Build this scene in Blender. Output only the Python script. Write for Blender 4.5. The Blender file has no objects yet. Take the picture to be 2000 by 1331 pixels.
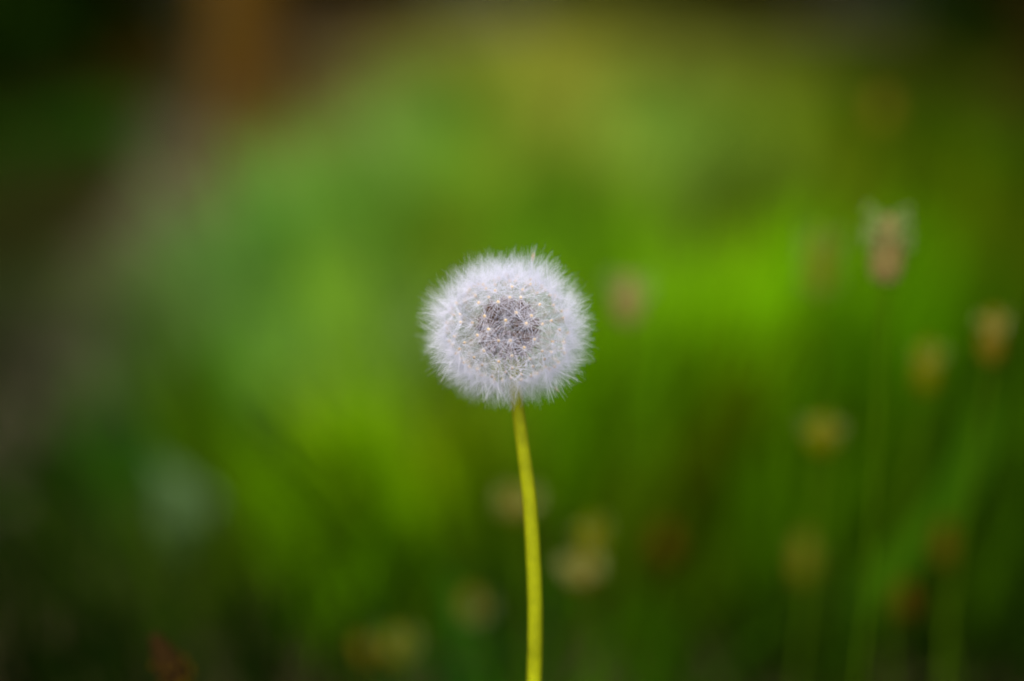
import bpy, math, random
import numpy as np
from mathutils import Vector, Matrix, Quaternion
random.seed(7); RNG = np.random.default_rng(7)
S = bpy.context.scene
COL = S.collection
R = math.radians

# ------------------------------------------------------------------ camera
LENS, FSTOP, PITCH = 50.0, 1.75, 14.0
FPX = LENS / 36.0 * 2000.0
HEAD_D = 0.387                                   # lens to the centre of the seed head
CAM = Vector((0.0, -HEAD_D * math.cos(R(PITCH)), 0.25 + HEAD_D * math.sin(R(PITCH))))
cam = bpy.data.cameras.new('camera'); cam_o = bpy.data.objects.new('camera', cam); COL.objects.link(cam_o)
cam_o.location = CAM; cam_o.rotation_euler = (R(90 - PITCH), 0, 0)
cam.lens = LENS; cam.sensor_width = 36.0; cam.clip_start = 0.01; cam.clip_end = 600
cam.dof.use_dof = True; cam.dof.focus_distance = HEAD_D - 0.0135; cam.dof.aperture_fstop = FSTOP
cam.dof.aperture_blades = 0
S.camera = cam_o
FWD = Vector((0, math.cos(R(PITCH)), -math.sin(R(PITCH)))); UP = Vector((0, math.sin(R(PITCH)), math.cos(R(PITCH))))
def at(px, py, d):                               # photograph pixel + depth -> point in the place
    return CAM + FWD * d + Vector((1, 0, 0)) * ((px - 1000) / FPX * d) + UP * ((665.5 - py) / FPX * d)
def on_ground(px, py, z=0.06):
    r = FWD + Vector((1, 0, 0)) * ((px - 1000) / FPX) + UP * ((665.5 - py) / FPX)
    return CAM + r * ((z - CAM.z) / r.z)

# ------------------------------------------------------------------ light
SUN_EL, SUN_AZ = 58.0, -160.0                     # azimuth measured from +Y towards +X
w = bpy.data.worlds.new('World'); S.world = w; w.use_nodes = True
nt = w.node_tree; bg = nt.nodes['Background']
sky = nt.nodes.new('ShaderNodeTexSky'); sky.sky_type = 'NISHITA'; sky.sun_disc = False
sky.sun_elevation = R(SUN_EL); sky.sun_rotation = R(SUN_AZ); sky.air_density = 1.0; sky.dust_density = 4.0; sky.ozone_density = 1.0
nt.links.new(sky.outputs[0], bg.inputs[0]); bg.inputs[1].default_value = 0.07
sl = bpy.data.lights.new('sun', 'SUN'); sl.energy = 1.35; sl.angle = R(40); sl.color = (1.0, 0.95, 0.86)
so = bpy.data.objects.new('sun', sl); COL.objects.link(so)
sd = Vector((math.sin(R(SUN_AZ)) * math.cos(R(SUN_EL)), math.cos(R(SUN_AZ)) * math.cos(R(SUN_EL)), math.sin(R(SUN_EL))))
so.rotation_euler = sd.to_track_quat('Z', 'Y').to_euler(); so.location = (0, 0, 5)
S.view_settings.view_transform = 'Standard'; S.view_settings.look = 'None'
S.view_settings.exposure = 1.9; S.view_settings.gamma = 1.0; S.view_settings.use_curve_mapping = False
S.render.engine = 'CYCLES'
cy = S.cycles; cy.use_denoising = True; cy.max_bounces = 10; cy.diffuse_bounces = 6; cy.transmission_bounces = 8
cy.glossy_bounces = 3; cy.use_adaptive_sampling = False; cy.sample_clamp_indirect = 6
try: cy.denoiser = 'OPENIMAGEDENOISE'
except Exception: pass

# ------------------------------------------------------------------ materials
def mat(name, col, rough=0.8, trans=0.0, spec=0.2, noise=0.0, nscale=400.0, tcol=None, attr=None, bump=0.0, spot=None):
    m = bpy.data.materials.new(name); m.use_nodes = True; n = m.node_tree; n.nodes.clear()
    L = n.links.new
    out = n.nodes.new('ShaderNodeOutputMaterial')
    p = n.nodes.new('ShaderNodeBsdfPrincipled'); p.inputs['Roughness'].default_value = rough
    p.inputs['Specular IOR Level'].default_value = spec
    rgb = n.nodes.new('ShaderNodeRGB'); rgb.outputs[0].default_value = (*col, 1); src = rgb.outputs[0]
    if attr:
        a = n.nodes.new('ShaderNodeAttribute'); a.attribute_name = attr; src = a.outputs['Color']
    tc = n.nodes.new('ShaderNodeTexCoord')
    if noise:
        t = n.nodes.new('ShaderNodeTexNoise'); t.inputs['Scale'].default_value = nscale; t.inputs['Detail'].default_value = 4
        L(tc.outputs['Object'], t.inputs['Vector'])
        mr = n.nodes.new('ShaderNodeMapRange'); mr.inputs['From Min'].default_value = 0.3; mr.inputs['From Max'].default_value = 0.7
        mr.inputs['To Min'].default_value = 1 - noise; mr.inputs['To Max'].default_value = 1 + noise
        L(t.outputs['Fac'], mr.inputs['Value'])
        h = n.nodes.new('ShaderNodeHueSaturation'); L(src, h.inputs['Color']); L(mr.outputs[0], h.inputs['Value']); src = h.outputs[0]
    if spot:
        t2 = n.nodes.new('ShaderNodeTexNoise'); t2.inputs['Scale'].default_value = spot[1]; t2.inputs['Detail'].default_value = 3
        mp = n.nodes.new('ShaderNodeMapping'); mp.inputs['Scale'].default_value = spot[2]
        L(tc.outputs['Object'], mp.inputs[0]); L(mp.outputs[0], t2.inputs['Vector'])
        rr = n.nodes.new('ShaderNodeMapRange'); rr.inputs['From Min'].default_value = 0.52; rr.inputs['From Max'].default_value = 0.75
        L(t2.outputs['Fac'], rr.inputs['Value'])
        mx = n.nodes.new('ShaderNodeMixRGB'); L(rr.outputs[0], mx.inputs[0]); L(src, mx.inputs[1]); mx.inputs[2].default_value = (*spot[0], 1); src = mx.outputs[0]
    L(src, p.inputs['Base Color']); surf = p.outputs[0]
    if bump:
        b = n.nodes.new('ShaderNodeBump'); b.inputs['Strength'].default_value = bump; b.inputs['Distance'].default_value = 0.001
        t3 = n.nodes.new('ShaderNodeTexNoise'); t3.inputs['Scale'].default_value = nscale * 2; L(tc.outputs['Object'], t3.inputs['Vector'])
        L(t3.outputs['Fac'], b.inputs['Height']); L(b.outputs[0], p.inputs['Normal'])
    if trans:
        tr = n.nodes.new('ShaderNodeBsdfTranslucent')
        if tcol: tr.inputs[0].default_value = (*tcol, 1)
        else: L(src, tr.inputs[0])
        mx = n.nodes.new('ShaderNodeMixShader'); mx.inputs[0].default_value = trans
        L(surf, mx.inputs[1]); L(tr.outputs[0], mx.inputs[2]); surf = mx.outputs[0]
    L(surf, out.inputs[0])
    return m

M = {
 'hair':   mat('pappus_hair', (0.86, 0.86, 0.93), 0.6, 0.42, 0.3),
 'disc':   mat('pappus_disc', (0.74, 0.55, 0.28), 0.7, 0.2, 0.2),
 'pit':    mat('pappus_pit', (0.20, 0.10, 0.04), 0.8),
 'beak':   mat('seed_beak', (0.30, 0.22, 0.15), 0.7, 0.2),
 'achene': mat('seed_brown', (0.085, 0.038, 0.010), 0.85, 0.0, 0.0, 0.35, 900),
 'recept': mat('receptacle', (0.30, 0.26, 0.14), 0.8, 0, 0.2, 0.2, 500),
 'stem':   mat('dandelion_stem', (0.26, 0.285, 0.002), 0.6, 0.30, 0.12, 0.2, 160, spot=((0.26, 0.22, 0.004), 70, (1, 1, 0.25)), bump=0.15),
 'bract':  mat('dandelion_bract', (0.25, 0.30, 0.05), 0.7, 0.25, 0.2, 0.2, 300),
 'dry':    mat('dried_floret', (0.62, 0.36, 0.14), 0.8, 0.2),
 'stalk':  mat('plantain_stalk', (0.06, 0.12, 0.002), 0.8, 0.2, 0.0, 0.2, 100),
 'cone':   mat('plantain_cone', (0.125, 0.09, 0.006), 0.9, 0.1, 0.0, 0.4, 900),
 'cone_dark': mat('plantain_cone_dark', (0.06, 0.036, 0.002), 0.9, 0.1, 0.0, 0.4, 900),
 'cone_yellow': mat('plantain_cone_yellow', (0.125, 0.12, 0.002), 0.9, 0.1, 0.0, 0.4, 900),
 'cone_red': mat('plantain_cone_red', (0.026, 0.014, 0.004), 0.9, 0.1, 0.0, 0.5, 900),
 'cone_tan': mat('plantain_cone_tan', (0.21, 0.16, 0.05), 0.9, 0.1, 0.0, 0.4, 900),
 'anther': mat('plantain_anther', (0.31, 0.32, 0.09), 0.8, 0.4),
 'anther_green': mat('plantain_anther_green', (0.22, 0.29, 0.09), 0.8, 0.4),
 'grass':  mat('grass', (0.1, 0.2, 0.01), 0.9, 0.45, 0.0, attr='tint'),
 'leaf_lime': mat('leaf_lime', (0.165, 0.32, 0.001), 0.9, 0.45, 0.0, 0.15, 40),
 'leaf_green': mat('leaf_green', (0.018, 0.056, 0.001), 0.9, 0.4, 0.0, 0.15, 40),
 'leaf_blue': mat('leaf_blue_green', (0.040, 0.078, 0.022), 0.6, 0.25, 0.12, 0.15, 40),
 'leaf_pale': mat('leaf_pale', (0.17, 0.28, 0.07), 0.6, 0.35, 0.15, 0.15, 40),
 'leaf_dark': mat('leaf_dark', (0.010, 0.025, 0.001), 0.9, 0.25, 0.0, 0.3, 30),
 'leaf_brown': mat('leaf_brown', (0.030, 0.020, 0.003), 0.9, 0.2, 0.0, 0.3, 30),
 'leaf_olive': mat('leaf_olive', (0.09, 0.085, 0.012), 0.9, 0.3, 0.0, 0.3, 30),
 'twig':   mat('twig', (0.05, 0.035, 0.02), 0.9, 0, 0.1, 0.3, 50),
 'post':   mat('weathered_post', (0.062, 0.030, 0.001), 0.9, 0, 0.1, 0.35, 25, bump=0.6),
 'soil':   mat('soil', (0.035, 0.03, 0.012), 0.95, 0, 0.05, 0.4, 30, bump=0.5),
 'path':   mat('path_earth', (0.050, 0.037, 0.019), 0.95, 0, 0.05, 0.3, 14, bump=0.5),
 'pebble': mat('pebble', (0.10, 0.08, 0.055), 0.9, 0, 0.1, 0.3, 60),
}

# ------------------------------------------------------------------ helpers
def link(name, me, m, parent=None):
    o = bpy.data.objects.new(name, me); COL.objects.link(o)
    if m is not None and not me.materials:
        for k in (m if isinstance(m, (list, tuple)) else [m]): me.materials.append(k)
    if parent: o.parent = parent
    return o
def mesh(name, v, f, smooth=True, mi=None):
    me = bpy.data.meshes.new(name); me.from_pydata([tuple(p) for p in v], [], f)
    if smooth: me.polygons.foreach_set('use_smooth', [True] * len(me.polygons))
    if mi: me.polygons.foreach_set('material_index', mi)
    me.update(); return me
def tag(o, label=None, cat=None, group=None, kind=None):
    if label: o['label'] = label
    if cat: o['category'] = cat
    if group: o['group'] = group
    if kind: o['kind'] = kind
    return o
def empty(name, loc=(0, 0, 0), rz=0.0):
    o = bpy.data.objects.new(name, None); COL.objects.link(o); o.location = loc; o.rotation_euler = (0, 0, rz)
    o.empty_display_size = 0.01; return o
def tube(pts, rad, n=8, cap=True, V=None, F=None):
    """tube along points with a radius per point, appended to V, F"""
    V = [] if V is None else V; F = [] if F is None else F
    pts = [Vector(p) for p in pts]; b = len(V); side = None
    for i, p in enumerate(pts):
        t = (pts[min(i + 1, len(pts) - 1)] - pts[max(i - 1, 0)]).normalized()
        if side is None: side = t.orthogonal().normalized()
        side = (side - t * side.dot(t)).normalized(); o2 = t.cross(side)
        for k in range(n):
            a = 2 * math.pi * k / n
            V.append(p + (side * math.cos(a) + o2 * math.sin(a)) * rad[i])
    for i in range(len(pts) - 1):
        for k in range(n):
            k2 = (k + 1) % n; F.append((b + i * n + k, b + i * n + k2, b + (i + 1) * n + k2, b + (i + 1) * n + k))
    if cap:
        F.append(tuple(b + k for k in reversed(range(n)))); e = b + (len(pts) - 1) * n; F.append(tuple(e + k for k in range(n)))
    return V, F
def spline(P, n):
    P = [Vector(p) for p in P]; out = []
    Q = [P[0] * 2 - P[1]] + P + [P[-1] * 2 - P[-2]]
    for i in range(len(P) - 1):
        a, b, c, d = Q[i:i + 4]
        for k in range(n):
            t = k / n
            out.append(0.5 * ((2 * b) + (c - a) * t + (2 * a - 5 * b + 4 * c - d) * t * t + (3 * b - a - 3 * c + d) * t ** 3))
    out.append(P[-1]); return out

# ------------------------------------------------------------------ setting: ground, path
def ground_mesh():
    xs = np.concatenate([-np.geomspace(200, 1.6, 14), np.linspace(-1.5, 1.5, 40), np.geomspace(1.6, 200, 14)])
    ys = np.concatenate([-np.geomspace(200, 1, 10), np.linspace(-0.9, 6, 70), np.geomspace(6.2, 300, 16)])
    V = [(x, y, 0.006 * math.sin(3.1 * x + 1) * math.cos(2.3 * y) if abs(x) < 6 and abs(y) < 8 else 0.0) for y in ys for x in xs]
    n = len(xs); F = [(j * n + i, j * n + i + 1, (j + 1) * n + i + 1, (j + 1) * n + i) for j in range(len(ys) - 1) for i in range(n - 1)]
    return mesh('ground', V, F)
tag(link('ground', ground_mesh(), M['soil']), kind='structure')

PATH_C = [(-0.26, -0.8), (-0.36, 0.45), (-0.43, 1.0), (-0.49, 1.6), (-0.62, 2.3), (-0.80, 3.1), (-1.12, 6.2), (-1.20, 9.0)]
PATH_W = [0.05, 0.05, 0.06, 0.10, 0.13, 0.16, 0.40, 0.8]
def path_x(y):
    ys = [p[1] for p in PATH_C]; return np.interp(y, ys, [p[0] for p in PATH_C]), np.interp(y, ys, PATH_W)
def path_mesh():
    V = []; F = []; n = 7; rows = 90
    for j in range(rows):
        y = -0.8 + 9.8 * j / (rows - 1); cx, hw = path_x(y)
        for i in range(n):
            u = i / (n - 1) * 2 - 1; wob = 0.03 * math.sin(7 * y + u) * (abs(u) > 0.9)
            V.append((cx + u * hw + wob, y, 0.016 - 0.006 * (1 - u * u) + random.uniform(-.001, .001)))
    for j in range(rows - 1):
        for i in range(n - 1): a = j * n + i; F.append((a, a + 1, a + n + 1, a + n))
    return mesh('path', V, F)
tag(link('path', path_mesh(), M['path']), kind='structure')
def pebbles():
    V = []; F = []
    for _ in range(900):
        y = random.uniform(-0.4, 1) + random.random() ** 2 * 6; cx, hw = path_x(y)
        x = random.gauss(cx, hw * 0.55); r = random.uniform(0.004, 0.014); b = len(V)
        for dx, dy, dz in ((1, 0, 0), (0, 1, 0), (-1, 0, 0), (0, -1, 0), (0, 0, .7), (0, 0, -.7)):
            V.append((x + dx * r * random.uniform(.7, 1.2), y + dy * r * random.uniform(.7, 1.2), 0.015 + dz * r))
        for a, c in ((0, 1), (1, 2), (2, 3), (3, 0)): F.append((b + a, b + c, b + 4)); F.append((b + c, b + a, b + 5))
    return mesh('pebbles', V, F, False)
tag(link('pebbles', pebbles(), M['pebble']), kind='stuff', label='loose grey brown pebbles scattered on the earth path', cat='pebbles')

# ------------------------------------------------------------------ meadow grass
def lin(c): return np.array([((x / 255) / 12.92 if x / 255 < 0.04045 else ((x / 255 + 0.055) / 1.055) ** 2.4) for x in c])
# meadow tints by patch, lens darkening at the frame edges painted into the colour: (photo x, photo y, radius x, radius y, colour)
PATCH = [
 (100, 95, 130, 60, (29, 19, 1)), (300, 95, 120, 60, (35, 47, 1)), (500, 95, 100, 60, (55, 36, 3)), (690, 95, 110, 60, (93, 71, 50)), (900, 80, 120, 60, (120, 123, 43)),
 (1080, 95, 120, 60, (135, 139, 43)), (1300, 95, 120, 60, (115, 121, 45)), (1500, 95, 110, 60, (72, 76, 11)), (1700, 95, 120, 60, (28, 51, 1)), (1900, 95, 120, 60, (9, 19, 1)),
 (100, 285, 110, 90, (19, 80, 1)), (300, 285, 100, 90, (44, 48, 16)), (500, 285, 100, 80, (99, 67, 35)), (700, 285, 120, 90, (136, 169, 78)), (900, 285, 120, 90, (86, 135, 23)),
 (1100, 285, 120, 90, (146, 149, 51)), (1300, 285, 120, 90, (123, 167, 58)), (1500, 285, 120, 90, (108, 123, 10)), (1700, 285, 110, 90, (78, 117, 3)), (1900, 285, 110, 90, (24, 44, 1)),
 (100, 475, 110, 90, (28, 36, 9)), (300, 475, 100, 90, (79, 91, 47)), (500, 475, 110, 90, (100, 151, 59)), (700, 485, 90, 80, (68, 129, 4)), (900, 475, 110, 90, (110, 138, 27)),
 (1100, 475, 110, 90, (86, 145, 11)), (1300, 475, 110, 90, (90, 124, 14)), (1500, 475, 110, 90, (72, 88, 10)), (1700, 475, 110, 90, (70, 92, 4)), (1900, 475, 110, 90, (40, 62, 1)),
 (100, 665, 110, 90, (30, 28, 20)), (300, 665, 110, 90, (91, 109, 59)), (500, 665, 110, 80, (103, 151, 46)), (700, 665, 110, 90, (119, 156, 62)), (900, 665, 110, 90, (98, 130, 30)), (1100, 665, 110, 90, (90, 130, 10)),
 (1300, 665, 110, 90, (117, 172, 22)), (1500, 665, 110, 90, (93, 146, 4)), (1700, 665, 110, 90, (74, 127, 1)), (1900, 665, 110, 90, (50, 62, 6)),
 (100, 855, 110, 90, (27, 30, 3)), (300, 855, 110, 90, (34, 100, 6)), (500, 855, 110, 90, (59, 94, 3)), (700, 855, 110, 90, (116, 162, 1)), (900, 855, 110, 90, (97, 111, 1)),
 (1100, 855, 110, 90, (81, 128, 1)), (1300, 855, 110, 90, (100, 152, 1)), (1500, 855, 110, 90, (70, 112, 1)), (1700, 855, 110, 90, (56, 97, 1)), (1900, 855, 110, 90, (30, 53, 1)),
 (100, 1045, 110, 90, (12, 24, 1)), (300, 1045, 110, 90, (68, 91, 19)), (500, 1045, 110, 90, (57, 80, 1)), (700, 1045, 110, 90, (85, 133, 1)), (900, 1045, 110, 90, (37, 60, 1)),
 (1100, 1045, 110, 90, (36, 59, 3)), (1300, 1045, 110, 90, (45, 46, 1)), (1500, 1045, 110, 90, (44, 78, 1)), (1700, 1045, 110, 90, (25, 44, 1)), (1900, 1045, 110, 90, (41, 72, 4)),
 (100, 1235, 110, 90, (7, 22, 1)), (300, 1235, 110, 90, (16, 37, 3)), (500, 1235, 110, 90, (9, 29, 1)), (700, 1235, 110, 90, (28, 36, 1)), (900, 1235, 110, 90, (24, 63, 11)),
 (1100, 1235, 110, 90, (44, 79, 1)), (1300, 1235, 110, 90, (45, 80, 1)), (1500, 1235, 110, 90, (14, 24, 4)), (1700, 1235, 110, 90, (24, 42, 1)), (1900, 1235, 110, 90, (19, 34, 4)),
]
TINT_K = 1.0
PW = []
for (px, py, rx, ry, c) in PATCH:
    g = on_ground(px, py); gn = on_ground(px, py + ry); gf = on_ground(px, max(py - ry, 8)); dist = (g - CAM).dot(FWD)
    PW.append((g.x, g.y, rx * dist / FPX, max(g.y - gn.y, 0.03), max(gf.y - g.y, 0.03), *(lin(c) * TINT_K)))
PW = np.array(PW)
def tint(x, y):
    y = np.clip(np.asarray(y, float), 0.12, None)[:, None]; lim = 0.345 * (y + 0.38)      # beyond the last patches their edge tints go on
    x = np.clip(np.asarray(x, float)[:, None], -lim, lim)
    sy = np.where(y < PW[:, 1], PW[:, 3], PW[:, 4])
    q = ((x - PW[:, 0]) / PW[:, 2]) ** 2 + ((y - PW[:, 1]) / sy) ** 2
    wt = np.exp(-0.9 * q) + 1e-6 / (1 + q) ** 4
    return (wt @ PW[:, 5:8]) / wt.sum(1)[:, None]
def grass_field(name, y0, y1, dens, hmin, hmax, wid, margin, label, lean=0.35):
    n = int(dens * (y1 - y0) * (2 * margin + 0.36 * (y0 + y1 + 0.76)))
    y = RNG.uniform(y0, y1, n * 2); hw = margin + 0.36 * (y + 0.38)
    hwm = margin + 0.36 * (y1 + 0.38); x = RNG.uniform(-hwm, hwm, n * 2)
    cx, pw = path_x(y)
    keep = (np.abs(x) < hw) & ((np.abs(x - cx) > pw * RNG.uniform(0.55, 1.1, n * 2)) | (RNG.random(n * 2) < np.interp(y, [0.8, 1.5], [0.8, 0.10])))
    x = x[keep][:n]; y = y[keep][:n]; n = len(x)
    # tussocks: taller where a slow wave is high
    tus = 0.5 + 0.5 * np.sin(5.1 * x + 2.2 * np.sin(3.3 * y)) * np.cos(4.3 * y + 1.7 * np.sin(2.9 * x))
    h = RNG.uniform(hmin, hmax, n) * (0.75 + 0.45 * tus)
    mott = 1 + 0.22 * np.sin(17 * x + 3 * np.sin(6 * y)) * np.sin(9 * y + 2 * np.sin(11 * x)) + 0.12 * np.sin(41 * x + 13 * y)  # mottled light put into the blade colour as slow waves
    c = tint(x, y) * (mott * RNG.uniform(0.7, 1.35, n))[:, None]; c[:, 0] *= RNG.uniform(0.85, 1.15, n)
    a = RNG.uniform(0, 2 * math.pi, n); b = RNG.uniform(0, 2 * math.pi, n); ln = h * RNG.uniform(0.05, lean * 2, n)
    w_ = wid * RNG.uniform(0.6, 1.3, n)
    sx, sy = np.cos(a) * w_ / 2, np.sin(a) * w_ / 2; lx, ly = np.cos(b) * ln, np.sin(b) * ln
    V = np.zeros((n, 7, 3))
    for k, (t, wk) in enumerate(((0, .7), (0.4, 1.0), (0.75, .7))):
        for s_, off in ((-1, 0), (1, 1)):
            V[:, 2 * k + off, 0] = x + lx * t * t + s_ * sx * wk; V[:, 2 * k + off, 1] = y + ly * t * t + s_ * sy * wk
            V[:, 2 * k + off, 2] = h * t * (1 - 0.12 * t)
    V[:, 6, 0] = x + lx; V[:, 6, 1] = y + ly; V[:, 6, 2] = h * 0.88
    base = np.arange(n)[:, None] * 7
    Q = np.concatenate([base + np.array([0, 1, 3, 2]), base + np.array([2, 3, 5, 4])], 1).reshape(-1, 4); T = base + np.array([4, 5, 6])
    me = bpy.data.meshes.new(name); me.vertices.add(n * 7); me.vertices.foreach_set('co', V.ravel())
    li = np.concatenate([Q.ravel(), T.ravel()]); me.loops.add(len(li)); me.loops.foreach_set('vertex_index', li)
    tot = np.concatenate([np.full(len(Q), 4), np.full(len(T), 3)]); st = np.concatenate([[0], np.cumsum(tot)[:-1]])
    me.polygons.add(len(tot)); me.polygons.foreach_set('loop_start', st); me.polygons.foreach_set('loop_total', tot)
    me.update(calc_edges=True)
    at_ = me.attributes.new('tint', 'FLOAT_COLOR', 'POINT')
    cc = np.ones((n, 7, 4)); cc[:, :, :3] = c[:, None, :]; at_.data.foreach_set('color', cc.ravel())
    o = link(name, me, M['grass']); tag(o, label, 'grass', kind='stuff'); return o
def tall_grass():
    V = []; F = []; T = []; g = random.Random(21); k = 0
    while k < 190:
        y = 0.30 + 3.4 * g.random() ** 1.5; x = g.uniform(-0.36, 0.36) * (y + 0.38) * 1.1
        if x < -0.02 and g.random() < 0.6: continue
        if abs(x - path_x(y)[0]) < path_x(y)[1] + 0.05: continue
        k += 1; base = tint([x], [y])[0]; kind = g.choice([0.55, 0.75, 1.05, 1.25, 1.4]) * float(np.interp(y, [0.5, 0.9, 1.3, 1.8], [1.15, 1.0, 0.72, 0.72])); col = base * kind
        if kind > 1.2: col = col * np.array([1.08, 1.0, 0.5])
        lx = g.gauss(0.12 if x > 0 else -0.25, .16); ly = g.gauss(0, .15); H = g.uniform(.10, .175) + 0.03 * min(y, 1)
        for _ in range(g.randint(9, 16)):
            bx, by = x + g.gauss(0, .012 + .006 * y), y + g.gauss(0, .014); h = H * g.uniform(.7, 1.1); wd = g.uniform(.0022, .0042) * max(1, y); a = g.uniform(-.8, .8)
            sx, sy = math.cos(a) * wd, math.sin(a) * wd; l1, l2 = (lx + g.gauss(0, .08)) * h, (ly + g.gauss(0, .08)) * h; b = len(V)
            for t, wk in ((0, .6), (.35, 1), (.7, .8)):
                V += [(bx + l1 * t * t - sx * wk, by + l2 * t * t - sy * wk, h * t), (bx + l1 * t * t + sx * wk, by + l2 * t * t + sy * wk, h * t)]
            V.append((bx + l1, by + l2, h)); F += [(b, b + 1, b + 3, b + 2), (b + 2, b + 3, b + 5, b + 4), (b + 4, b + 5, b + 6)]; T += [(*col, 1)] * 7
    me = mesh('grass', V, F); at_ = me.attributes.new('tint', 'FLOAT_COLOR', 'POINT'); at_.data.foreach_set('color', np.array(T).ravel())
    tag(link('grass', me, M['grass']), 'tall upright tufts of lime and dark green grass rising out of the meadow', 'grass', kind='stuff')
tall_grass()
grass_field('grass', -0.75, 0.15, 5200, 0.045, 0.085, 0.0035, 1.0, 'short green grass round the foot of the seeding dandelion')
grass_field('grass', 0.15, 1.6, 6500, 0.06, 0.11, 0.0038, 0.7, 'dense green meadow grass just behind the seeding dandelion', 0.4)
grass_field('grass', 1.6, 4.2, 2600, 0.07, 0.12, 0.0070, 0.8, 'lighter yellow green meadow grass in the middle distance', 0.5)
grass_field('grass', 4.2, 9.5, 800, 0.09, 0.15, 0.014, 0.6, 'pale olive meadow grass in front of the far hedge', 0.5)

# ------------------------------------------------------------------ leaf clouds: shrubs and hedge
def leaf_cloud(n, cx, cy, cz, rx, ry, rz, size, clumps=22, seed=0):
    g = np.random.default_rng(seed)
    cc = g.normal(size=(clumps, 3)); cc /= np.linalg.norm(cc, axis=1)[:, None]; cc *= g.uniform(0.35, 0.95, clumps)[:, None]
    k = g.integers(0, clumps, n); p = cc[k] + g.normal(size=(n, 3)) * 0.17
    P = p * np.array([rx, ry, rz]) + np.array([cx, cy, cz]); P[:, 2] = np.abs(P[:, 2]) + 0.01
    a = g.normal(size=(n, 3)); a /= np.linalg.norm(a, axis=1)[:, None]; b = np.cross(a, g.normal(size=(n, 3))); b /= np.linalg.norm(b, axis=1)[:, None]
    s = size * g.uniform(0.6, 1.3, n)[:, None]; c = np.cross(a, b)
    V = np.stack([P - a * s, P + b * s * 0.42, P + a * s + c * s * .2, P - b * s * 0.42], 1).reshape(-1, 3)
    F = (np.arange(n)[:, None] * 4 + np.arange(4)).tolist()
    return mesh('foliage', V.tolist(), F, False)
def shrub(x, y, w_, h, n, m, label, seed, size=0.03, group='dark shrubs round the meadow'):
    root = tag(empty('shrub', (x, y, 0)), label, 'shrub', group)
    link('foliage', leaf_cloud(n, 0, 0, h * 0.5, w_, w_ * 0.8, h * 0.5, size, 26, seed), M[m], root)
    g = random.Random(seed)
    for k in range(4):
        a = g.uniform(0, 6.28); V, F = tube(spline([(0.03 * math.cos(a), 0.03 * math.sin(a), -0.02), (0.3 * w_ * math.cos(a), 0.3 * w_ * math.sin(a), h * .4), (0.55 * w_ * math.cos(a), .5 * w_ * math.sin(a), h * .8)], 4), list(np.linspace(0.014, 0.004, 9)), 6)
        link('branch', mesh('branch', V, F), M['twig'], root)
    return root
shrub(-1.22, 3.2, 0.30, 0.75, 5200, 'leaf_dark', 'dark green shrub left of the earth path, in front of the wooden post', 11)
shrub(-1.02, 1.9, 0.26, 0.50, 3500, 'leaf_dark', 'low dark green shrub added to darken the left edge, left of the grey brown path', 12, 0.022)  # this and the right-hand shrubs added to imitate lens darkening at the edges
shrub(-2.0, 5.0, 0.8, 1.4, 6200, 'leaf_brown', 'brown leaved shrub behind the path in the dark top left corner', 13, 0.04)
shrub(1.62, 3.6, 0.50, 0.95, 6200, 'leaf_dark', 'dark green shrub added to darken the top right corner of the meadow', 14)
shrub(1.12, 2.2, 0.22, 0.55, 3800, 'leaf_brown', 'brown leaved low shrub added to darken the right edge beside the meadow grass', 15, 0.022)
shrub(2.3, 5.6, 0.9, 1.6, 6200, 'leaf_dark', 'tall dark green shrub between the meadow and the right end of the hedge', 16, 0.04)
hx = [(-4.6, 'leaf_brown', 'dark brown leafy hedge bush at the left end of the far hedge'), (-2.9, 'leaf_dark', 'dark green hedge bush behind the wooden post'),
      (-1.2, 'leaf_brown', 'brown hedge bush between the post and the olive middle of the hedge'), (0.4, 'leaf_olive', 'pale olive hedge bush in the middle of the far hedge'),
      (2.0, 'leaf_brown', 'brown hedge bush right of the pale olive one'), (3.7, 'leaf_brown', 'brown hedge bush second from the right end of the hedge'),
      (5.4, 'leaf_dark', 'dark green hedge bush at the right end of the far hedge')]
for i, (x, m, lb) in enumerate(hx):
    shrub(x, 9.9 + 0.2 * math.sin(i * 2.1), 1.45, 2.5 + 0.2 * math.sin(i * 3.3), 9000, m, lb, 30 + i, 0.10, 'bushes of the far hedge')

# weathered wooden post beyond the path
pp = on_ground(465, 262, 0.0); pp = Vector((-0.585, 2.80, 0))
def post_mesh():
    V = []; F = []; n = 12; zs = [-0.05, 0.0, 0.3, 0.7, 1.1, 1.25, 1.28]
    for j, z in enumerate(zs):
        for k in range(n):
            a = 2 * math.pi * k / n; r = (0.085 + 0.006 * math.sin(3 * a + z * 3) + random.uniform(-.002, .002)) * (0.75 if j == 6 else 1)
            V.append((r * math.cos(a) + 0.02 * z, r * math.sin(a), z))
    for j in range(len(zs) - 1):
        for k in range(n): k2 = (k + 1) % n; F.append((j * n + k, j * n + k2, (j + 1) * n + k2, (j + 1) * n + k))
    F.append(tuple(range((len(zs) - 1) * n, len(zs) * n))); return mesh('wooden_post', V, F)
po = link('wooden_post', post_mesh(), M['post']); po.location = pp
tag(po, 'reddish brown round wooden post standing behind the meadow beside the path', 'post')

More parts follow.
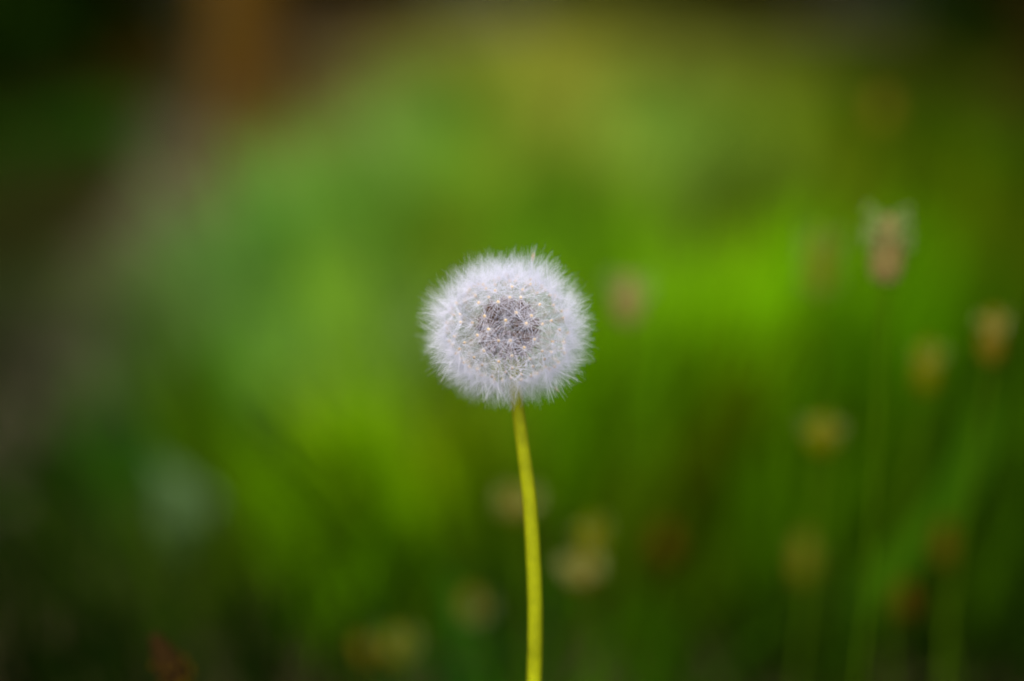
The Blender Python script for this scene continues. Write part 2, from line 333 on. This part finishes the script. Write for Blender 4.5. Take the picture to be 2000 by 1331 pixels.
# ------------------------------------------------------------------ broad leaves and long blades that stand out of the blur
def blade_mesh(P, wid, fold=0.25, n=5):
    """leaf along points P (world, relative to root) with half widths wid, folded along its midrib"""
    pts = spline(P, n); m_ = len(pts); V = []; F = []
    for i, p in enumerate(pts):
        t = (pts[min(i + 1, m_ - 1)] - pts[max(i - 1, 0)]).normalized()
        s = t.cross(Vector((0, -0.5, 1))).normalized(); nn = s.cross(t)
        u = i / (m_ - 1); hw = np.interp(u, np.linspace(0, 1, len(wid)), wid)
        V += [p - s * hw + nn * hw * fold, p, p + s * hw + nn * hw * fold]
    for i in range(m_ - 1):
        a = i * 3; F += [(a, a + 1, a + 4, a + 3), (a + 1, a + 2, a + 5, a + 4)]
    return mesh('leaf', V, F)
def leaf_plant(name, base, leaves, label, cat, m, group=None):
    root = tag(empty(name, base), label, cat, group); b = Vector(base)
    for P, wid in leaves:
        link('leaf', blade_mesh([Vector(p) - b for p in P], wid), M[m], root)
    return root
def ground_under(p, dy=0.0): return Vector((p.x, p.y + dy, 0.0))

q0 = at(770, 1120, 0.80); q1 = at(610, 830, 0.86)
bs = Vector((q0.x + 0.02, q0.y + .02, 0))
leaf_plant('broad_leaf_plant', bs, [([bs, at(775, 1085, 0.80), at(690, 950, 0.83), at(570, 790, 0.88)], [0.003, 0.012, 0.023, 0.014, 0.001]),
    ([bs, at(830, 1060, 0.86), at(740, 900, 0.9), at(720, 790, 0.96)], [0.002, 0.008, 0.015, 0.010, 0.001]),
    ([bs, at(860, 1060, 0.88), at(870, 900, 0.95), at(890, 790, 1.02)], [0.002, 0.008, 0.013, 0.009, 0.001])],
    'bright lime green broad leaves leaning left behind the dandelion stem', 'plant', 'leaf_lime')
bs = ground_under(at(380, 1000, 0.80), 0.02)
leaf_plant('broad_leaf_plant', bs, [([bs, at(385, 1050, 0.78), at(350, 965, 0.79), at(300, 890, 0.82)], [0.002, 0.013, 0.017, 0.009, 0.001])],
    'single pale blue green leaf facing the sky, low at the left', 'plant', 'leaf_blue')
bs = ground_under(at(1620, 1230, 0.74), 0.01)
leaf_plant('broad_leaf_plant', bs, [([bs, at(1630, 1225, 0.73), at(1618, 1175, 0.735), at(1600, 1130, 0.745)], [0.002, 0.010, 0.012, 0.007, 0.001])],
    'small blue green leaf between plantain heads, low at the right', 'plant', 'leaf_blue')
bs = ground_under(at(800, 800, 1.25), 0.03)
leaf_plant('broad_leaf_plant', bs, [([bs, at(800, 770, 1.24), at(650, 620, 1.4), at(470, 430, 1.75)], [0.01, 0.05, 0.07, 0.06, 0.002]),
    ([bs, at(850, 760, 1.25), at(760, 660, 1.35), at(640, 560, 1.55)], [0.01, 0.035, 0.045, 0.03, 0.002])],
    'pale grey green dock leaves sloping up to the left behind the seed head', 'plant', 'leaf_pale')
bs = ground_under(at(1640, 1300, 0.66), 0.02)
leaf_plant('grass_tuft', bs, [([bs, at(1690, 1180, 0.65), at(1820, 1030, 0.66), at(1900, 880, 0.68), at(1930, 760, 0.70)], [0.003, 0.008, 0.009, 0.007, 0.0005]),
    ([bs, at(1600, 1200, 0.70), at(1500, 1080, 0.74), at(1420, 960, 0.78)], [0.002, 0.005, 0.006, 0.004, 0.0005])],
    'tuft with one long wide blade arching to the upper right, low at the right', 'grass tuft', 'leaf_green', 'long bladed grass tufts')
bs = ground_under(at(1280, 1150, 0.84), 0.02)
leaf_plant('grass_tuft', bs, [([bs, at(1310, 1080, 0.84), at(1300, 1130, 0.80), at(1180, 1180, 0.76)], [0.003, 0.006, 0.007, 0.005, 0.0005]),
    ([bs, at(1330, 900, 0.9), at(1330, 740, 0.98), at(1325, 560, 1.08)], [0.002, 0.006, 0.007, 0.006, 0.0005])],
    'tuft with a tall upright blade rising right of the seed head', 'grass tuft', 'leaf_green', 'long bladed grass tufts')

# ------------------------------------------------------------------ ribwort plantains
def cone_mesh(rad, hgt, seed):
    g = random.Random(seed); V = []; F = []; n = 10; rows = 9
    tmp, f = tube([(0, 0, hgt * k / rows) for k in range(rows + 1)], [rad * (0.35 + 0.65 * math.sin(math.pi * min(1, (0.12 + k / rows * 0.88)) ** 0.8)) * 0.9 + 0.0002 for k in range(rows + 1)], n, True, V, F)
    for k in range(90):                           # overlapping bracts
        u = (k + 0.5) / 90; z = hgt * u; a = k * 2.39996; r = rad * (0.35 + 0.65 * math.sin(math.pi * (0.12 + u * 0.88) ** 0.8))
        c, s = math.cos(a), math.sin(a); w_ = 0.0011; b = len(V); l = 0.0016 * g.uniform(.8, 1.3)
        V += [Vector((c * r * .85 - s * w_, s * r * .85 + c * w_, z - l * .4)), Vector((c * r * .85 + s * w_, s * r * .85 - c * w_, z - l * .4)), Vector((c * r * 1.12, s * r * 1.12, z + l)), Vector((c * r * 1.15, s * r * 1.15, z))]
        F += [(b, b + 1, b + 3), (b + 1, b + 2, b + 3), (b + 2, b, b + 3)]
    return mesh('flower_head', V, F, False)
def anther_mesh(rad, hgt, lo, hi, spread, n, seed):
    g = random.Random(seed); V = []; F = []
    for k in range(n):
        a = g.uniform(0, 6.283); z = hgt * g.uniform(lo, hi); L = spread * g.uniform(.6, 1.1)
        c, s = math.cos(a), math.sin(a); p0 = Vector((c * rad * .7, s * rad * .7, z)); p1 = Vector((c * (rad + L), s * (rad + L), z + L * g.uniform(-.1, .6)))
        tube([p0, p1], [0.00012, 0.0001], 3, False, V, F)
        tube([p1 + Vector((0, 0, -.0009)), p1, p1 + Vector((0, 0, .0009))], [0.0002, 0.0006, 0.0002], 5, True, V, F)
    return mesh('stamens', V, F)
def plantain(px, py, d, rad, hgt, label, cm='cone', am='anther', lo=0.4, hi=0.9, spread=0.004, na=40, tilt=(0, 0), sr=0.00065, group='ribwort plantain heads on thin stalks'):
    top = at(px, py, d); base = Vector((top.x + random.uniform(-.02, .02), top.y + random.uniform(-.01, .03), 0))
    root = tag(empty('plantain', base), label, 'plantain', group)
    low = top - Vector((tilt[0], tilt[1], 1)).normalized() * hgt * 0.5 - base
    mid = low * 0.5 + Vector((random.uniform(-.008, .008), random.uniform(-.008, .008), 0)); 
    pts = spline([(0, 0, 0), mid, low - Vector((tilt[0], tilt[1], 1)) * 0.01, low + Vector((tilt[0], tilt[1], 1)) * 0.001], 5)
    V, F = tube(pts, [sr] * len(pts), 6); link('stalk', mesh('stalk', V, F), M['stalk'], root)
    h = link('flower_head', cone_mesh(rad, hgt, px), M[cm], root); h.location = low
    h.rotation_mode = 'QUATERNION'; h.rotation_quaternion = Vector((0, 0, 1)).rotation_difference(Vector((tilt[0], tilt[1], 1)).normalized())
    if na: link('stamens', anther_mesh(rad, hgt, lo, hi, spread, na, px + 1), M[am], h)
    return root
PL = [
 (1732, 487, .465, .0050, .021, 'pinkish brown plantain head with a pale stamen halo, largest and sharpest at the upper right', dict(cm='cone_tan', am='anther_green', lo=.5, hi=1.1, spread=.0032, na=80)),
 (1228, 585, .56, .0052, .018, 'soft brown plantain head just right of the white seed head', dict(cm='cone_tan', lo=.5, hi=1.0, am='anther_green', na=40)),
 (1937, 655, .52, .0040, .019, 'tan plantain head nearest the right edge of the picture', dict(na=26, spread=.002)),
 (1810, 715, .56, .0040, .019, 'olive brown plantain head below and between the two upper right heads', dict(na=12, cm='cone_yellow', spread=.002)),
 (1605, 848, .56, .0046, .013, 'yellowish round plantain head alone right of the middle', dict(na=18, cm='cone_yellow', spread=.003)),
 (1012, 985, .58, .0048, .010, 'tan plantain head half hidden behind the dandelion stem', dict(na=50, spread=.004)),
 (1155, 1050, .58, .0040, .015, 'yellow brown plantain head, upper of the pair right of the stem', dict(na=14, cm='cone_yellow', spread=.003)),
 (1136, 1120, .56, .0046, .010, 'tan plantain head with pale stamens, lower of the pair right of the stem', dict(na=60, spread=.004)),
 (1300, 1060, .72, .0060, .018, 'dark reddish brown plantain head right of the pair by the stem', dict(na=0, cm='cone_dark')),
 (1572, 1090, .66, .0040, .022, 'dim brown plantain head above the small blue green leaf', dict(na=8, cm='cone', spread=.002)),
 (1842, 1060, .60, .0042, .018, 'dark brown plantain head beside the long arching grass blade', dict(na=0, cm='cone_dark')),
 (1768, 1170, .62, .0045, .014, 'dark brown plantain head below the long arching grass blade', dict(na=0, cm='cone_dark')),
 (922, 1182, .64, .0042, .012, 'dim plantain head with pale lower rim, left of the stem foot', dict(na=50, am='anther_green', lo=0, hi=.5)),
 (715, 1275, .62, .0045, .012, 'orange brown plantain head low at the bottom left of the stem', dict(na=0, cm='cone', tilt=(-.5, 0))),
 (775, 1262, .60, .0045, .012, 'yellow plantain head beside the orange brown one at the bottom', dict(na=20, cm='cone_yellow')),
 (1603, 515, .60, .0040, .026, 'faint pale ringed plantain head far behind the sharpest one', dict(na=50, am='anther_green', lo=0, hi=1, spread=.004, cm='cone_yellow')),
 (328, 1292, .435, .0040, .018, 'reddish brown plantain head cut by the bottom edge at the left', dict(na=24, cm='cone_red', am='cone_dark', lo=0, hi=.5, spread=.0015, tilt=(-.42, 0))),
 (1722, 215, .8, .0050, .018, 'faint reddish plantain head far off at the upper right', dict(na=0, cm='cone')),
]
for (px, py, d, rd, hg, lb, kw) in PL: plantain(px, py, d, rd, hg, lb, **kw)

# ------------------------------------------------------------------ the dandelion
HC = at(993, 643, HEAD_D)                        # centre of the seed head
stem_px = [(1003, 700), (1006, 745), (1010, 785), (1017, 840), (1026, 910), (1035, 985), (1041, 1080), (1045, 1180), (1045, 1260), (1043, 1345)]
SP = [at(x, y, HEAD_D + 0.000 + (y - 700) * 1e-5) for x, y in stem_px]
foot2 = Vector((SP[-1].x - 0.006, SP[-1].y - 0.022, 0.0))
dand = tag(empty('dandelion', foot2), 'white fluffy seeding dandelion on a yellow green stem in front of the meadow', 'dandelion')
def rel(p): return Vector(p) - foot2
top_c = HC + Vector((0.0008, 0, -0.0035))
pts = spline([top_c] + SP + [SP[-1].lerp(foot2, 0.33) + Vector((0.001, -.005, 0)), SP[-1].lerp(foot2, 0.66) + Vector((0.0008, -.004, 0)), foot2], 6)
rads = [0.0017 + 0.00033 * min(1, max(0, (HC.z - p.z - 0.012) / 0.04)) + 0.00001 * math.sin(p.z * 900) for p in pts]
V, F = tube([rel(p) for p in pts], rads, 20); link('stem', mesh('stem', V, F), M['stem'], dand)
# receptacle
V, F = tube([(0, 0, -0.0040), (0, 0, -0.0034), (0, 0, -0.002), (0, 0, 0.0), (0, 0, 0.0018), (0, 0, 0.0028)], [0.0019, 0.0032, 0.0041, 0.0042, 0.0032, 0.0012], 16)
rc = link('receptacle', mesh('receptacle', V, F), M['recept'], dand); rc.location = rel(HC)
# folded back bracts under it
for k in range(12):
    a = 2 * math.pi * k / 12 + 0.1; c, s = math.cos(a), math.sin(a); l = random.uniform(.011, .014)
    P = [(c * .0028, s * .0028, -.0036), (c * .0046, s * .0046, -.0052), (c * .0044, s * .0044, -.0095), (c * .0036, s * .0036, -.0036 - l)]
    o = link('bract', blade_mesh([Vector(p) for p in P], [0.0009, 0.0011, 0.0008, 0.0001], 0.1, 3), M['bract'], dand); o.location = rel(HC)

def achene_mesh():
    V, F = tube([(0, 0, z) for z in (0.0, 0.0006, 0.0018, 0.0033, 0.0043, 0.0050, 0.0057)], [0.0002, 0.00042, 0.0006, 0.00068, 0.00055, 0.0003, 0.0001], 8)
    for k in range(8):                            # barbs near the shoulder
        for z in (0.0037, 0.0043):
            a = k * math.pi / 4 + z * 900; c, s = math.cos(a), math.sin(a); b = len(V)
            V += [Vector((c * .0005, s * .0005, z - .0002)), Vector((c * .00045 - s * .0001, s * .00045 + c * .0001, z + .0001)), Vector((c * .0009, s * .0009, z + .00035))]; F.append((b, b + 1, b + 2))
    return mesh('achene', V, F)
def hair_set(seed, n, length, wmax, spread=(38, 84)):
    g = random.Random(seed); V = []; F = []
    ntuft = g.randint(7, 11); tufts = [g.uniform(0, 6.283) for _ in range(ntuft)]
    for k in range(n):
        a = 2 * math.pi * (k + g.uniform(-.6, .6)) / n
        t0 = min(tufts, key=lambda t: abs((t - a + math.pi) % (2 * math.pi) - math.pi)); dd = (t0 - a + math.pi) % (2 * math.pi) - math.pi
        th = R(g.triangular(spread[0], spread[1], spread[0] * .35 + spread[1] * .65)); L = length * g.uniform(.82, 1.04)
        a2 = a + dd * g.uniform(0.1, 0.55); bend = g.uniform(-0.30, 0.05); tw = g.uniform(-.12, .12)
        p = Vector((0.0003 * math.cos(a), 0.0003 * math.sin(a), 0)); P = [p]
        for i in range(1, 4):
            u = i / 3; aa = a + (a2 - a) * u + tw * u * u; tt = th + bend * (u - .3)
            p = p + Vector((math.sin(tt) * math.cos(aa), math.sin(tt) * math.sin(aa), math.cos(tt))) * L / 3; P.append(p)
        tube(P, [wmax * .5, wmax * .46, wmax * .36, wmax * .14], 3, False, V, F)
    return mesh('pappus', V, F)
def disc_mesh():
    V, F = tube([(0, 0, -0.0006), (0, 0, -0.0002), (0, 0, 0.0001), (0, 0, 0.00028), (0, 0, 0.0003), (0, 0, 0.00018)], [0.0001, 0.00034, 0.00044, 0.00037, 0.00021, 0.00015], 10)
    mi = [0] * len(F); mi[-1] = 1
    for q in range(40, 50): mi[q] = 1
    return mesh('pappus_disc', V, F, True, mi)
NSEED, R_DISC, NH, HW = 182, 0.0170, 42, 0.000054
ACH = achene_mesh(); DISC = disc_mesh(); DISC.materials.append(M['disc']); DISC.materials.append(M['pit'])
HAIRS = [hair_set(100 + i, NH, 0.0098, HW) for i in range(24)]
HAIRS_CLOSED = [hair_set(200 + i, NH, 0.0100, HW, (10, 50)) for i in range(6)]
g = random.Random(5); cnt = 0
for i in range(NSEED + 10):
    z = 1 - 2 * (i + 0.5) / (NSEED + 10); 
    if z < -0.93: continue
    a = i * 2.399963 + 0.7; r_ = math.sqrt(1 - z * z)
    dv = Vector((r_ * math.cos(a), r_ * math.sin(a), z)) + Vector((g.gauss(0, .045), g.gauss(0, .045), g.gauss(0, .045)))
    dv.normalize()
    dv = Vector((dv.x, dv.y, dv.z - 0.03)).normalized()
    squash = 1 - 0.175 * abs(dv.z) ** 1.3
    rd = R_DISC * squash * g.gauss(1, .026)
    rb = 0.0037
    p0 = dv * rb; p1 = dv * rd + Vector((0, 0, -0.0006)) * (1 - abs(dv.z))
    up = (p1 - p0).normalized()
    q = Vector((0, 0, 1)).rotation_difference(up); q2 = q @ Quaternion((0, 0, 1), g.uniform(0, 6.28))
    ao = link('seed', ACH, M['achene'], dand); ao.location = rel(HC) + p0; ao.rotation_mode = 'QUATERNION'; ao.rotation_quaternion = q2
    Lb = (p1 - p0).length
    sc = g.uniform(.9, 1.08)
    bow = g.gauss(0, .0004)
    V, F = tube([(0, 0, .0054), (bow, 0, .0054 + (Lb - .0054) * .5), (0, 0, Lb)], [.00008, .00006, .00007], 4, False)
    link('beak', mesh('beak', V, F), M['beak'], ao)
    hs = HAIRS_CLOSED[g.randrange(6)] if g.random() < 0.02 else HAIRS[g.randrange(24)]
    ho = link('pappus', hs, M['hair'], ao); ho.location = (0, 0, Lb); ho.scale = (sc, sc, sc)
    ho.rotation_euler = (g.gauss(0, .12), g.gauss(0, .12), g.uniform(0, 6.28))
    do = link('pappus_disc', DISC, None, ao); do.location = (0, 0, Lb)
    cnt += 1
# two withered floret scraps caught in the fluff
for (x, y, dx, dy, ln) in ((1041, 503, 0.15, 1, .0022), (1087, 761, 0.5, -.6, .0018)):
    p = at(x, y, HEAD_D - 0.001); d_ = Vector((dx, 0, dy)).normalized() * ln
    V, F = tube([-d_ * .5, d_ * .1, d_ * .5], [.00012, .00022, .0001], 6)
    o = link('dried_floret', mesh('dried_floret', V, F), M['dry'], dand); o.location = rel(p)
print('seeds', cnt)
